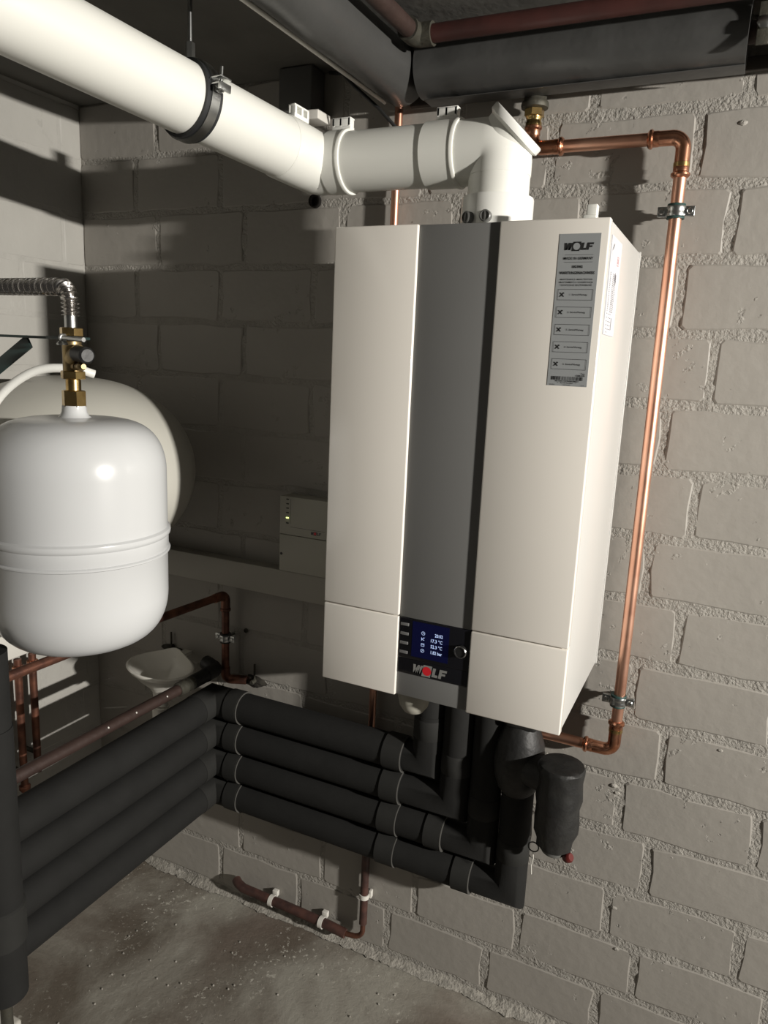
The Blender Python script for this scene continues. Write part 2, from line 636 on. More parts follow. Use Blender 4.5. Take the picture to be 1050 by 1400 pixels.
# grit lying about on the floor
gr = MB()
rg = random.Random(4)
for i in range(420):
    x, y = (rg.gauss(0.75, 0.30), rg.gauss(-0.40, 0.2)) if i % 2 else (rg.uniform(0.2, 1.9), rg.uniform(-1.0, -0.03))
    if y > -0.03 or x < 0.05:
        continue
    s = rg.choice([0.0008, 0.0012, 0.0016, 0.003])
    z = noise.noise(Vector((x * 3, y * 3, 1))) * 0.006 + noise.noise(Vector((x * 13, y * 13, 7))) * 0.002 - 0.006
    gr.lathe([(s * 0.8, 0), (s, s * 0.6), (s * 0.3, s * 1.3)], (x, y, z), (rg.uniform(-.3, .3), rg.uniform(-.3, .3), 1), 5)
o = gr.build('grit', 'crumb', smooth=0)
o['kind'] = 'stuff'
tag(o, 'pale grit and mortar chips scattered on the concrete floor', 'debris')

o = MB().box(0.93, XMAX, -0.022, -0.0095, 2.008, 2.030, 0.002).build('trim_1', 'wood')
o['kind'] = 'structure'
for x, z, r_ in ((1.470, .645, .006), (1.478, .630, .0045), (1.515, .262, .005), (1.500, .360, .005), (1.553, 1.932, .006), (1.26, 1.72, .004), (1.60, .52, .003), (1.66, .78, .004), (.86, .16, .004), (1.70, 1.36, .003)):
    MB().lathe([(r_ * 1.5, 0), (r_ * 1.2, r_ * .35), (r_ * .7, r_ * .6), (r_ * .2, r_ * .6)], (x, -.0035, z), (.1, -1, .1), 9, (1, .6)).build('plaster_blob', 'mortar', wall_back)
# painted plinth under the left riser
MB().box(0.10, 0.482, -1.10, -0.680, 0.0, 0.200, 0.006).build('trim_2', 'plinth', smooth=30, kind='structure')

# ------------------------------------------------------------------ boiler
BX0, BX1, BY0, BY1, BZ0, BZ1 = 0.973, 1.413, -0.390, -0.045, 0.925, 1.715
boiler = thing('gas_boiler', 'white wall-hung gas boiler with grey centre stripe and small blue display', 'boiler', ((BX0 + BX1) / 2, BY1, BZ0))
MB().box(BX0 + .0015, BX1 - .0015, BY0 + .016, BY1, BZ0 + .002, BZ1 - .001, 0.0015).build('casing', 'white_dimmed', boiler)
MB().box(BX0 - .0005, BX1 + .0005, BY1 - .007, BY1 + .001, BZ0, BZ1 + .001, 0.001).build('rear_frame', 'white_dimmed', boiler)
MB().box(BX0 + .04, BX1 - .04, BY1 + .001, -0.007, 1.50, 1.58).build('wall_bracket', 'zinc', boiler)
gx0, gx1 = BX0 + 0.148, BX0 + 0.280
seam = BZ0 + 0.147
for nm, x0, x1, z0, z1 in (('front_panel', BX0, gx0, seam + .001, BZ1), ('front_panel', gx1, BX1, seam + .001, BZ1),
                           ('lower_flap', BX0, gx0, BZ0, seam - .001), ('lower_flap', gx1, BX1, BZ0, seam - .001)):
    MB().box(x0, x1, BY0, BY0 + .0165, z0, z1, 0.0022).build(nm, 'white', boiler)
GY = BY0 + 0.0052
MB().box(gx0 + .0005, gx1 - .0005, GY, BY0 + .0165, seam - .001, BZ1 - .0005, 0.0008).build('centre_stripe', 'grey', boiler, label='satin grey centre stripe')
MB().box(gx0 + .0005, gx1 - .0005, GY, BY0 + .0165, BZ0 + .001, BZ0 + .0435, 0.0008).build('lower_stripe', 'grey', boiler, label='satin grey lower stripe')
disp = MB().box(gx0 + .0005, gx1 - .0005, GY - .0015, BY0 + .0165, BZ0 + .0725, seam - .0015, 0.0008).build('control_panel', 'black_gloss', boiler, label='glossy black control panel')
logo_bar = MB().box(gx0 + .0005, gx1 - .0005, GY - .0012, BY0 + .0165, BZ0 + .044, BZ0 + .0720, 0.0008).build('logo_bar', 'black_gloss', boiler, label='black bar with the maker logo')
FY = GY - 0.0015
for zz in (0.134, 0.117, 0.100, 0.083):
    MB().box(BX0 + .152, BX0 + .167, FY - .0012, FY + .001, BZ0 + zz - .0026, BZ0 + zz + .0026, 0.0006).build('button', 'button', disp)
kx, kz = BX0 + .2645, BZ0 + .1065
kn = MB().lathe([(.0105, 0), (.0105, .006), (.0100, .0072), (.0085, .0076), (.0083, .0066), (0, .0064)], (kx, FY, kz), (0, -1, 0), 40).build('knob', 'black', disp)
MB().lathe([(.0108, .0055), (.0108, .0070), (.0100, .0079), (.0088, .0079), (.0088, .0060)], (kx, FY, kz), (0, -1, 0), 40).build('knob_ring', 'knob_ring', disp)
MB().box(BX0 + .174, BX0 + .2415, FY - .0004, FY + .0005, BZ0 + .0785, BZ0 + .1425).build('screen', 'screen', disp, smooth=0)
pr_ = Print((BX0 + .174, FY, BZ0 + .0785), (1, 0, 0), (0, 0, 1), 0.0008)
for s, y, w in (('20:02', .0455, .0145), ('17.3 °C', .0350, .0210), ('52.3 °C', .0245, .0210), ('1.82 bar', .0140, .0205)):
    pr_.text(s, .0565, y, .0082, 'RIGHT', 0.012, width=w)
pr_.ring(.0205, .0455, .0033, .0006); pr_.line(.0205, .0455, .0205, .0478, .0006); pr_.line(.0205, .0455, .0222, .0448, .0006)
pr_.line(.0180, .0322, .0180, .0378, .0007); pr_.line(.0180, .0350, .0230, .0378, .0007); pr_.line(.0180, .0350, .0230, .0330, .0007); pr_.line(.0210, .0378, .0235, .0378, .0006)
pr_.frame(.0178, .0220, .0232, .0270, .0006); pr_.line(.0178, .0250, .0232, .0250, .0006)
pr_.ring(.0205, .0140, .0033, .0006); pr_.line(.0190, .0125, .0222, .0158, .0006)
pr_.done('readout', 'screen_text', disp)


def wolf(origin, u, v, w, h, lift, m_letters, m_box, m_disc, parent, name='logo'):
    """W, box with a disc, L F in slanted heavy letters"""
    def pl(pts, mm, lf, nm):
        p = Print(origin, u, v, lf)
        for poly in pts:
            p.mb.quad([p.P(x * w + y * h * 0.16, y * h) for x, y in poly])
        p.done(nm, mm, parent)
    W = [[(-.04, 1), (.045, 1), (.085, 0), (.01, 0)], [(.01, 0), (.085, 0), (.135, .62), (.115, 1)],
         [(.115, 1), (.170, 1), (.215, 0), (.140, 0)], [(.140, 0), (.215, 0), (.285, 1), (.205, 1)]]
    L = [[(.60, 1), (.69, 1), (.69, .28), (.60, 0)], [(.60, 0), (.69, .28), (.78, .28), (.78, 0)]]
    Fl = [[(.81, 1), (.90, 1), (.90, 0), (.81, 0)], [(.90, 1), (1.04, 1), (1.04, .74), (.90, .74)], [(.90, .60), (1.01, .60), (1.01, .36), (.90, .36)]]
    pl(W + L + Fl, m_letters, lift, name)
    pl([[(.285, -.14), (.565, -.14), (.565, 1.14), (.285, 1.14)]], m_box, lift * 1.05, name + '_box')
    p = Print(origin, u, v, lift * 1.3)
    cxx, cyy, r = .425 * w + .08 * h, .5 * h, .49 * h
    p.mb.quad([p.P(cxx + r * math.cos(a * math.pi / 16), cyy + r * math.sin(a * math.pi / 16)) for a in range(32)])
    p.done(name + '_disc', m_disc, parent)


wolf((BX0 + .179, GY - .0012, BZ0 + .0485), (1, 0, 0), (0, 0, 1), .058, .0165, .0008, 'logo_grey', 'logo_grey', 'logo_red', logo_bar)

# service record sticker on the front
st = MB().box(BX0 + .3705, BX0 + .4290, BY0 - .0004, BY0 + .0005, BZ0 + .5545, BZ0 + .7690).build('service_sticker', 'sticker', boiler, smooth=0, label='silver service record sticker with five boxes')
p = Print((BX0 + .3705, BY0 - .0004, BZ0 + .5545), (1, 0, 0), (0, 0, 1), 0.0004)
wolf((BX0 + .3790, BY0 - .0004, BZ0 + .7465), (1, 0, 0), (0, 0, 1), .038, .0100, .0004, 'print', 'print', 'sticker', st)
SW = .0585
p.line(.010, .1855, .050, .1855, .0004)
p.text('MADE IN GERMANY', SW / 2, .1805, .0050, 'CENTER', .02, width=.042)
p.line(.010, .1755, .050, .1755, .0004)
p.text('UG1962', SW / 2, .1690, .0046, 'CENTER', .05, width=.015)
p.text('WARTUNGSNACHWEIS', SW / 2, .1605, .0050, 'CENTER', .035, width=.050)
p.text('MAINTENANCE / MANUTENTION', SW / 2, .1515, .0032, 'CENTER', .01, width=.046)
p.text('MANTENIMIENTO / KONSERWACJA', SW / 2, .1475, .0032, 'CENTER', .01, width=.048)
p.text('ТЕХНИЧЕСКОЕ ОБСЛУЖИВАНИЕ', SW / 2, .1435, .0032, 'CENTER', .01, width=.046)
for i in range(5):
    yb = .1230 - i * .0247
    p.frame(.0045, yb, .0545, yb + .0148, .0005)
    cxk, cyk = .0105, yb + .0074
    p.line(cxk - .0028, cyk - .0028, cxk + .0028, cyk + .0028, .0012)
    p.line(cxk - .0028, cyk + .0028, cxk + .0028, cyk - .0028, .0012)
    p.line(cxk + .0014, cyk + .0030, cxk + .0032, cyk + .0016, .0010)
    p.text('%d.  Service/Wartung' % (i + 1), .021, cyk, .0034, 'LEFT', .015, width=.025)
p.text('Type', .0545, .0185, .0030, 'RIGHT', .01)
p.text('CGB-2-20', .0545, .0155, .0032, 'RIGHT', .03)
rb = random.Random(11)
xx = .006
while xx < .0520:
    wv = rb.choice([.0004, .0004, .0008, .0012])
    p.rect(xx, .0085, xx + wv, .0138)
    xx += wv + rb.choice([.0004, .0006, .0009])
p.text('8615501022900058003', SW / 2, .0070, .0028, 'CENTER', .02, width=.034)
p.text('*   Serial number   *', SW / 2, .0045, .0026, 'CENTER', .01, width=.028)
p.text('8903582', .004, .0015, .0022, 'LEFT')
p.text('Wolf GmbH', SW / 2, .0015, .0022, 'CENTER')
p.text('11/19', .0545, .0015, .0022, 'RIGHT')
p.done('lettering', 'print', st)

# white rating plate on the right side
sd = MB().box(BX1 - .002, BX1 + .0002, -.362, -.268, 1.557, 1.696).build('rating_plate', 'paper', boiler, smooth=0, label='white printed rating plate on the side')
p = Print((BX1 + .0002, -.362, 1.557), (0, 1, 0), (0, 0, 1), 0.0004)
rb = random.Random(5)
for (x, y0, y1) in ((.008, .118, .133), (.012, .120, .131), (.016, .121, .128)):
    for k in range(5):
        p.rect(x + k * .002, y0 + k * .0016, x + k * .002 + .0011, y0 + k * .0016 + rb.uniform(.002, .004))
for row in range(21):
    y = .088 - row * .0027
    for xs in (.010, .034, .044, .056):
        p.rect(xs, y, xs + rb.uniform(.004, .008), y + .0011)
for row in range(5):
    y = .030 - row * .0055
    for xs in (.010, .026, .040):
        p.rect(xs, y, xs + .006, y + .0012)
p.rect(.010, .100, .0106, .122)
p.rect(.055, .008, .057, .026); p.rect(.059, .008, .060, .026)
p.rect(.052, .080, .055, .092); p.rect(.059, .076, .062, .090)
p.text('Wolf GmbH', .012, .004, .0030)
p.done('lettering', 'print_grey', sd)
p = Print((BX1 + .0002, -.362, 1.557), (0, 1, 0), (0, 0, 1), 0.0004)
p.frame(.060, .104, .074, .116, .0009)
p.text('CE', .067, .110, .009, 'CENTER', .02)
p.done('mark', 'print_red', sd)
# vent cap on top, siphon cup below
v = MB()
v.cyl((1.372, -.325, BZ1 - .002), (1.372, -.325, BZ1 + .010), .006, 16)
v.box(1.362, 1.382, -.334, -.316, BZ1 + .009, BZ1 + .015, .0015)
v.box(1.366, 1.382, -.332, -.318, BZ1 + .014, BZ1 + .030, .002)
v.build('vent_cap', 'pvc', boiler)
MB().lathe([(.006, 0), (.018, .006), (.0265, .018), (.030, .034), (.030, .068), (.027, .068), (.026, .050)], (1.135, -.330, .868), (0, 0, 1), 32).build('siphon_cup', 'box', boiler, label='grey siphon cup under the casing')

# ------------------------------------------------------------------ flue duct
FXc, FYc, FZc, FR = 1.194, -.225, 1.857, .0525
flue = thing('flue_duct', 'white plastic flue duct leaving the boiler top and turning towards the left', 'duct', (FXc, FYc, BZ1))
c = MB().lathe([(.0610, 0), (.0610, .0625), (.0600, .066), (.054, .067)], (FXc, FYc, BZ1 - .0005), (0, 0, 1), 64)
c.build('adapter_collar', 'pvc_gloss', flue, label='glossy white collar on the boiler top')
for ang in (-118, -88):
    a = math.radians(ang)
    d = Vector((math.cos(a), math.sin(a), 0))
    b0 = Vector((FXc, FYc, BZ1 + .027)) + d * .0605
    MB().lathe([(.0095, 0), (.0095, .010), (.008, .0115), (.0070, .0115), (.0068, .0098), (0, .0098)], b0, d, 24) \
        .box(-.0012, .0012, -.0075, .0075, 0, .0012, 0, Matrix.Translation(b0 + d * .0098) @ d.to_track_quat('Z', 'Y').to_matrix().to_4x4()) \
        .build('test_plug', 'plug', flue)
body = MB()
body.lathe([(FR - .001, 0), (FR - .001, .070)], (FXc, FYc, BZ1 + .066), (0, 0, 1), 48)
body.tube(route([(FXc, FYc, BZ1 + .100), (FXc, FYc, FZc), (FXc - .09, FYc, FZc)], .040, 8), FR, 48)
q45 = Vector((1, 0, 1)).normalized()
body.lathe([(.046, 0), (.047, .040), (.050, .043)], (FXc - .012, FYc, FZc - .004), q45, 48)
body.build('inspection_elbow', 'pvc', flue)
MB().lathe([(.0510, 0), (.0530, .002), (.0530, .012), (.0510, .0145)], Vector((FXc - .012, FYc, FZc - .004)) + q45 * .043, q45, 56).build('inspection_cap', 'pvc_gloss', flue)
# sleeves and pipe, horizontal run
KX = .865
MB().cyl((KX + .02, FYc, FZc), (FXc - .085, FYc, FZc), FR - .001, 56).build('flue_pipe', 'pvc', flue)


def sleeve(p0, p1, r, nm='sleeve'):
    p0, p1 = Vector(p0), Vector(p1)
    L = (p1 - p0).length
    return MB().lathe([(r - .004, 0), (r, .001), (r, L - .007), (r + .0016, L - .0055), (r + .0018, L - .002), (r + .0008, L), (r - .004, L + .0005)], p0, p1 - p0, 56).build(nm, 'pvc', flue)


sleeve((FXc - .130, FYc, FZc), (FXc - .068, FYc, FZc), FR + .002)
sleeve((KX + .006, FYc, FZc), (KX + .046, FYc, FZc), FR + .002)
SD = Vector((-.182, -.980, .087)).normalized()
E0 = Vector((.838, FYc, FZc))
bend = route([Vector((KX + .012, FYc, FZc)), E0, E0 + SD * .060], .012, 1)
MB().tube(bend, FR + .001, 56).build('bend', 'pvc', flue)
S0 = E0 + SD * .036
MB().lathe([(FR - .003, 0), (FR + .0015, .001), (FR + .0015, .064), (FR + .0005, .066), (FR, .068)], S0, SD, 64).build('sleeve', 'pvc', flue)
MB().lathe([(FR - .0005, 0), (FR - .0005, 1.55)], S0 + SD * .055, SD, 72).build('flue_pipe', 'pvc', flue)


def duct_clip(pos, along):
    """slotted white bracket standing on a sleeve"""
    along = Vector(along).normalized()
    side = along.cross(Vector((0, 0, 1))).normalized()
    T = Matrix.Translation(pos) @ Matrix(((along.x, side.x, 0), (along.y, side.y, 0), (along.z, side.z, 1))).to_4x4()
    b = MB()
    b.box(-.019, .019, -.008, .008, -.004, .003, .001, T)
    b.box(-.019, .019, .004, .008, .003, .017, .001, T)
    for k in (-.017, -.002, .015):
        b.box(k - .002, k + .003, -.008, .008, .002, .017, .0008, T)
    b.box(-.019, .019, -.008, .008, .0145, .0175, .0008, T)
    b.build('clip', 'pvc_gloss', flue)


duct_clip(Vector((FXc - .098, FYc, FZc + FR + .005)), (1, 0, 0))
duct_clip(Vector((KX + .026, FYc, FZc + FR + .005)), (1, 0, 0))
duct_clip(S0 + SD * .030 + Vector((.010, 0, FR + .004)), SD)

# hanger clamp round the sloping duct
HC = E0 + SD * .300
hang = thing('duct_hanger', 'black rubber lined steel clamp hanging the sloping white flue duct', 'clamp', tuple(HC + Vector((0, 0, FR))))
MB().lathe([(FR + .0005, -.0150), (FR + .0045, -.0150), (FR + .0045, .0150), (FR + .0005, .0150), (FR + .0005, -.0150)], HC, SD, 72).build('rubber_lining', 'rubber', hang)
MB().lathe([(FR + .0048, -.0080), (FR + .0072, -.0080), (FR + .0072, .0080), (FR + .0048, .0080), (FR + .0048, -.0080)], HC, SD, 72).build('band', 'zinc', hang)
side = SD.cross(Vector((0, 0, 1))).normalized() * -1
if side.x < 0:
    side = -side
upv = side.cross(SD).normalized()
if upv.z < 0:
    upv = -upv
def hT(pos):
    return Matrix.Translation(pos) @ Matrix(((side.x, SD.x, upv.x), (side.y, SD.y, upv.y), (side.z, SD.z, upv.z))).to_4x4()
lugdir = (side * .96 + upv * .28).normalized()
LP = HC + lugdir * (FR + .006)
b = MB().box(-.003, .022, -.011, .011, .0035, .0060, .0006, hT(LP)).box(-.003, .022, -.011, .011, -.0055, -.0030, .0006, hT(LP)).box(.018, .022, -.011, .011, -.014, -.003, .0006, hT(LP))
b.build('lug', 'zinc', hang)
sc = MB()
sc.cyl(LP + side * .011 - upv * .014, LP + side * .011 + upv * .022, .0028, 14)
hexnut(sc, LP + side * .011 - upv * .014, upv, .0062, .005)
sc.build('screw', 'zinc', hang)
other = HC - lugdir * (FR + .006)
MB().box(-.018, .003, -.010, .010, -.0055, .0060, .0006, hT(other)).build('lug', 'zinc', hang)
top = HC + Vector((0, 0, FR + .008))
nb = MB()
hexnut(nb, top - Vector((0, 0, .004)), (0, 0, 1), .0075, .026)
nb.build('rod_nut', 'zinc', hang)
MB().cyl(top + Vector((0, 0, .015)), (top.x, top.y, CEIL), .0038, 14).build('threaded_rod', 'zinc', hang)


# ------------------------------------------------------------------ copper work on the right
def fitting(parent, pts, r, mt='copper_fit', ends=True, rad=.020):
    """press elbow: swept body with a beaded socket at each end"""
    path = route(pts, rad, 8)
    b = MB()
    b.tube(path, r * 1.16, 28)
    if ends:
        for p, q in ((path[0], path[1]), (path[-1], path[-2])):
            d = (q - p).normalized()
            b.lathe([(r * 1.05, -.001), (r * 1.22, 0), (r * 1.48, .003), (r * 1.48, .0065), (r * 1.22, .009), (r * 1.22, .017), (r * 1.16, .019)], p, d, 28)
    return b.build('elbow', mt, parent)


def wall_clamp(name, cx, cy, z, r, label, horizontal=False, group=None, wide=.038, rub='rubber_green'):
    """two-screw pipe clamp with rubber lining; pipe axis vertical"""
    t = thing(name, label, 'clamp', (cx, 0, z), group)
    ax = Vector((0, 0, 1))
    c = Vector((cx, cy, z))
    MB().lathe([(r + .0003, -.0125), (r + .0040, -.0125), (r + .0046, -.0105), (r + .0035, -.0090), (r + .0035, .0090), (r + .0046, .0105), (r + .0040, .0125), (r + .0003, .0125)], c, ax, 36).build('rubber_lining', rub, t)
    MB().lathe([(r + .0036, -.0085), (r + .0052, -.0085), (r + .0062, -.0055), (r + .0052, -.0018), (r + .0052, .0018), (r + .0062, .0055), (r + .0052, .0085), (r + .0036, .0085)], c, ax, 36).build('band', 'zinc', t)
    for s in (-1, 1):
        b = MB()
        for yy in (-.0022, .0022):
            x0, x1 = sorted((cx + s * (r + .004), cx + s * (r + .020)))
            b.box(x0, x1, cy + yy - .0011, cy + yy + .0011, z - .0085, z + .0085, .0008)
        b.build('lug', 'zinc', t)
        xs = cx + s * (r + .0125)
        b = MB().lathe([(.0052, 0), (.0052, .0022), (.0038, .0036), (.0012, .0036), (.0012, .0024), (0, .0024)], (xs, cy - .0033, z), (0, -1, 0), 18)
        b.cyl((xs, cy - .0033, z), (xs, cy + .010, z), .0026, 12)
        b.build('screw', 'zinc', t)
    b = MB()
    hexnut(b, (cx, cy + r + .004, z), (0, 1, 0), .007, .008)
    b.cyl((cx, cy + r + .010, z), (cx, -.004, z), .0038, 12)
    b.build('hanger_bolt', 'zinc', t)
    return t


CY_, CRr = -.046, .0110
cu = thing('copper_gas_pipe', 'bright copper pipe running down the wall right of the boiler', 'pipe', (1.462, CY_, .745))
TOP, BOT, CXp = 1.905, .745, 1.4645
MB().cyl((CXp, CY_, BOT + .055), (CXp, CY_, TOP - .058), CRr, 32).build('vertical_pipe', 'copper', cu)
MB().cyl((1.246, CY_, TOP), (CXp - .052, CY_, TOP), CRr, 32).build('upper_pipe', 'copper', cu)
MB().cyl((1.215, CY_, BOT), (CXp - .050, CY_, BOT), CRr, 32).build('lower_pipe', 'copper', cu)
fitting(cu, [(CXp - .060, CY_, TOP), (CXp, CY_, TOP), (CXp, CY_, TOP - .066)], CRr)
fitting(cu, [(CXp, CY_, BOT + .066), (CXp, CY_, BOT), (CXp - .060, CY_, BOT)], CRr)
for z0 in (TOP - .050, BOT + .042):
    MB().lathe([(.0125, 0), (.0138, .001), (.0138, .008), (.0125, .009)], (CXp, CY_, z0), (0, 0, 1), 28).build('press_ring', 'brass', cu)
fitting(cu, [(1.256, CY_, TOP), (1.196, CY_, TOP), (1.196, CY_, TOP + .040)], CRr, rad=.026)
b = MB().lathe([(.0145, 0), (.0150, .002), (.0150, .012), (.0135, .014), (.0135, .018), (.0150, .020), (.0150, .026), (.0135, .030), (.0135, .046)], (1.196, CY_, TOP + .032), (0, 0, 1), 28)
hexnut(b, (1.196, CY_, TOP + .054), (0, 0, 1), .0185, .014)
b.build('brass_union', 'brass', cu, label='brass union below the iron socket')
fitting(cu, [(1.225, CY_, BOT), (1.195, CY_, BOT), (1.195, CY_, BOT + .050)], CRr, ends=False)
MB().cyl((1.195, CY_ - .0, BOT + .045), (1.195, CY_ - .0, BZ0 + .001), CRr, 24).build('riser', 'copper_old', cu)
MB().lathe([(.0135, 0), (.016, .002), (.016, .009), (.0135, .011)], (1.226, CY_, BOT), (1, 0, 0), 24).build('press_ring', 'copper_fit', cu)
iron = MB().lathe([(.0150, 0), (.0245, .002), (.0255, .007), (.0245, .012), (.0205, .016), (.0215, .034), (.0225, .038), (.020, .052)], (1.196, CY_, 1.972), (0, 0, 1), 36).build('iron_socket', 'iron', smooth=50)
tag(iron, 'rusty grey iron socket between the lagged ceiling pipe and the brass union', 'pipe fitting')
wall_clamp('pipe_clamp', CXp, CY_, 1.783, CRr, 'zinc pipe clamp with green rubber at the top of the bright copper pipe')
wall_clamp('pipe_clamp', CXp - .002, CY_, .856, CRr, 'zinc pipe clamp with green rubber just above the bottom copper elbow')

# thin old riser behind the boiler, with bottom run
tr = thing('thin_copper_riser', 'thin dull copper pipe passing behind the boiler down to the floor', 'pipe', (.906, -.022, .07))
MB().cyl((.908, -.024, .098), (.908, -.024, 2.02), .0085, 20).build('riser_pipe', 'copper', tr)
MB().tube(route([(.908, -.024, .10), (.908, -.024, .052), (.848, -.030, .048)], .026, 8), .0065, 16).build('bare_bend', 'copper_old', tr)
MB().tube([(.862, -.030, .0495), (.80, -.030, .056), (.70, -.031, .060), (.545, -.032, .064), (.525, -.028, .068), (.512, -.020, .070)], .0125, 18).build('coated_run', 'brownpipe', tr, label='brown coated run along the foot of the wall')
MB().cyl((.908, -.024, .095), (.908, -.024, .42), .0100, 20).build('coated_riser', 'brownpipe', tr)


def pipe_clip(x, z, vertical, label):
    t = thing('pipe_clip', label, 'clip', (x, -.008, z))
    yc, r = (-.031, .0130) if not vertical else (-.024, .0105)
    b = MB()
    n = 14
    vs = []
    for k in range(n + 1):
        a = math.radians(-140 + 280 * k / n)
        for rr in (r, r + .0022):
            vs.append((math.cos(a) * rr, math.sin(a) * rr))
    o = len(b.v)
    for w in (-.006, .006):
        for (p, q) in vs:
            # opening faces down or right
            b.v.append(Vector((x + w, yc - p * 1.0, z + q)) if not vertical else Vector((x + q, yc - p, z + w)))
    m2 = len(vs)
    for k in range(n):
        i = 2 * k
        b.f += [(o + i, o + i + 2, o + i + 3, o + i + 1), (o + m2 + i, o + m2 + i + 1, o + m2 + i + 3, o + m2 + i + 2),
                (o + i, o + m2 + i, o + m2 + i + 2, o + i + 2), (o + i + 1, o + i + 3, o + m2 + i + 3, o + m2 + i + 1)]
    b.build('saddle', 'clip_white', t)
    if not vertical:
        MB().box(x - .008, x + .008, -.018, -.006, z + .004, z + .020, .0015).build('base', 'clip_white', t)
    else:
        MB().box(x - .016, x + .016, -.0135, -.006, z - .008, z + .008, .0015).box(x + .010, x + .017, -.020, -.008, z - .006, z + .014, .001).build('base', 'clip_white', t)


pipe_clip(.637, .0605, False, 'white plastic clip on the floor-level brown pipe, nearer the corner')
pipe_clip(.792, .0560, False, 'white plastic clip on the floor-level brown pipe, nearer the bend')
pipe_clip(.908, .176, True, 'white plastic clip on the thin riser above the bend')

# ------------------------------------------------------------------ insulated heating pipes
IR, SRr = .0375, .0410
RX = [1.084, 1.152, 1.220, 1.290]
RZ = [.641, .560, .479, .398]
IY, IX = -.100, .497
names = ['topmost', 'second from top', 'third from top', 'lowest']
for k in range(4):
    z, rx = RZ[k], RX[k]
    t = thing('insulated_pipe', 'dark grey foam-lagged heating pipe, %s of the four on the wall' % names[k], 'pipe', (IX, IY, z - IR), 'dark lagged heating pipes')
    jx = rx - .085
    top_z = BZ0 - .002 if k < 3 else .800
    # left wall run up to the mitred corner and on along the back wall
    MB().tube([(IX, -.748, z), (IX, -.165, z)], IR, 32).build('lagging', 'foam', t)
    MB().tube([(IX, -.172, z), (IX, IY, z), (IX + .075, IY, z)], IR + .001, 32, squash=None).build('corner_elbow', 'foam_sleeve', t)
    MB().lathe([(IR + .0012, 0), (SRr, .002), (SRr, .038), (IR, .040)], (IX + .055, IY, z), (1, 0, 0), 32).build('sleeve', 'foam_sleeve', t)
    MB().lathe([(IR, 0), (SRr + .0002, .0002), (SRr + .0002, .0016), (IR, .0018)], (IX + .095, IY, z), (1, 0, 0), 32).build('seam', 'foam_seam', t)
    MB().tube([(IX + .094, IY, z), (1.0, IY, z)], IR, 32).build('lagging', 'foam', t)
    MB().lathe([(IR, 0), (SRr, .002), (SRr, .046), (IR, .048)], (.985 - .002 * k, IY, z), (1, 0, 0), 32).build('sleeve', 'foam_sleeve', t)
    MB().lathe([(IR, 0), (SRr + .0002, .0002), (SRr + .0002, .0016), (IR, .0018)], (1.031 - .002 * k, IY, z), (1, 0, 0), 32).build('seam', 'foam_seam', t)
    # second sleeve on the longer pipes
    if k >= 2:
        sx = rx - .125
        MB().tube([(1.0, IY, z), (sx + .01, IY, z)], IR, 32).build('lagging', 'foam', t)
        MB().lathe([(IR, 0), (SRr, .002), (SRr, .040), (IR, .042)], (sx, IY, z), (1, 0, 0), 32).build('sleeve', 'foam_sleeve', t)
        MB().lathe([(IR, 0), (SRr + .0002, .0002), (SRr + .0002, .0016), (IR, .0018)], (sx + .041, IY, z), (1, 0, 0), 32).build('seam', 'foam_seam', t)
    x0 = rx - .09 if k >= 2 else 1.028
    zc = z + (.115 if k != 3 else .105)
    # mitred elbow, then riser
    MB().tube([(min(x0, rx - .04), IY, z), (rx, IY, z), (rx, IY, zc)], .0345, 32).build('mitre_elbow', 'foam', t)
    rr = .0335
    MB().tube([(rx, IY, zc - .01), (rx, IY, top_z)], rr, 32).build('riser', 'foam', t)
    MB().lathe([(rr, 0), (rr + .0015, .002), (rr + .0015, .046), (rr, .048)], (rx, IY, z + (.075 if k else .06)), (0, 0, 1), 32).build('riser_sleeve', 'foam_sleeve', t)
    # elbow cap where the run meets the left-hand riser
    MB().lathe([(IR, 0), (IR + .002, .002), (IR + .002, .030), (IR, .032)], (IX, -.705, z), (0, -1, 0), 28).build('end_elbow', 'foam_sleeve', t)
IXV = .584
lr = thing('insulated_riser', 'dark lagged vertical pipe at the left edge in front of the lagged runs', 'pipe', (IXV, -.785, 0))
MB().tube([(IXV, -.785, .400), (IXV, -.785, .90)], IR, 32).build('lagging', 'foam', lr)
MB().lathe([(IR, 0), (SRr, .003), (SRr, .070), (IR, .073)], (IXV, -.785, .505), (0, 0, 1), 32).build('sleeve', 'foam_sleeve', lr)
MB().tube([(IXV, -.785, .89), (IXV, -.785, 1.030)], IR - .0015, 32).build('upper_lagging', 'foam', lr)
MB().cyl((IXV - .012, -.787, 1.025), (IXV - .012, -.787, 1.32), .011, 20).build('bare_pipe', 'iron', lr)
MB().cyl((IXV, -.785, .002), (IXV, -.785, .405), .010, 20).build('bare_foot', 'iron', lr)

# black insulated magnetic filter on the right-hand riser
fx = RX[3]
flt = thing('dirt_separator', 'black wrapped dirt separator with red cap hanging below the boiler', 'filter', (1.385, -.155, .56))
b = MB().lathe([(.030, 0), (.040, .012), (.050, .040), (.053, .075), (.048, .115), (.036, .150), (.030, .158)], (fx - .002, IY - .006, .632), (0, 0, 1), 40)
b.build('valve_shell', 'black_foam', flt)
MB().box(fx - .030, fx + .034, IY - .040, IY + .032, .786, .835, .008).build('upper_block', 'black_foam', flt)
MB().tube([(fx, IY - .01, .700), (1.345, -.135, .705), (1.38, -.152, .705)], [.036, .036, .034], 28).build('branch', 'black_foam', flt)
b = MB()
prof = [(.026, 0), (.034, .004), (.036, .020), (.0425, .038), (.044, .060), (.0425, .090), (.0445, .110), (.043, .150), (.0455, .165), (.0455, .176), (.043, .180), (.030, .182), (0, .1825)]
b.lathe(prof, (1.384, -.158, .568), (0, 0, 1), 48)
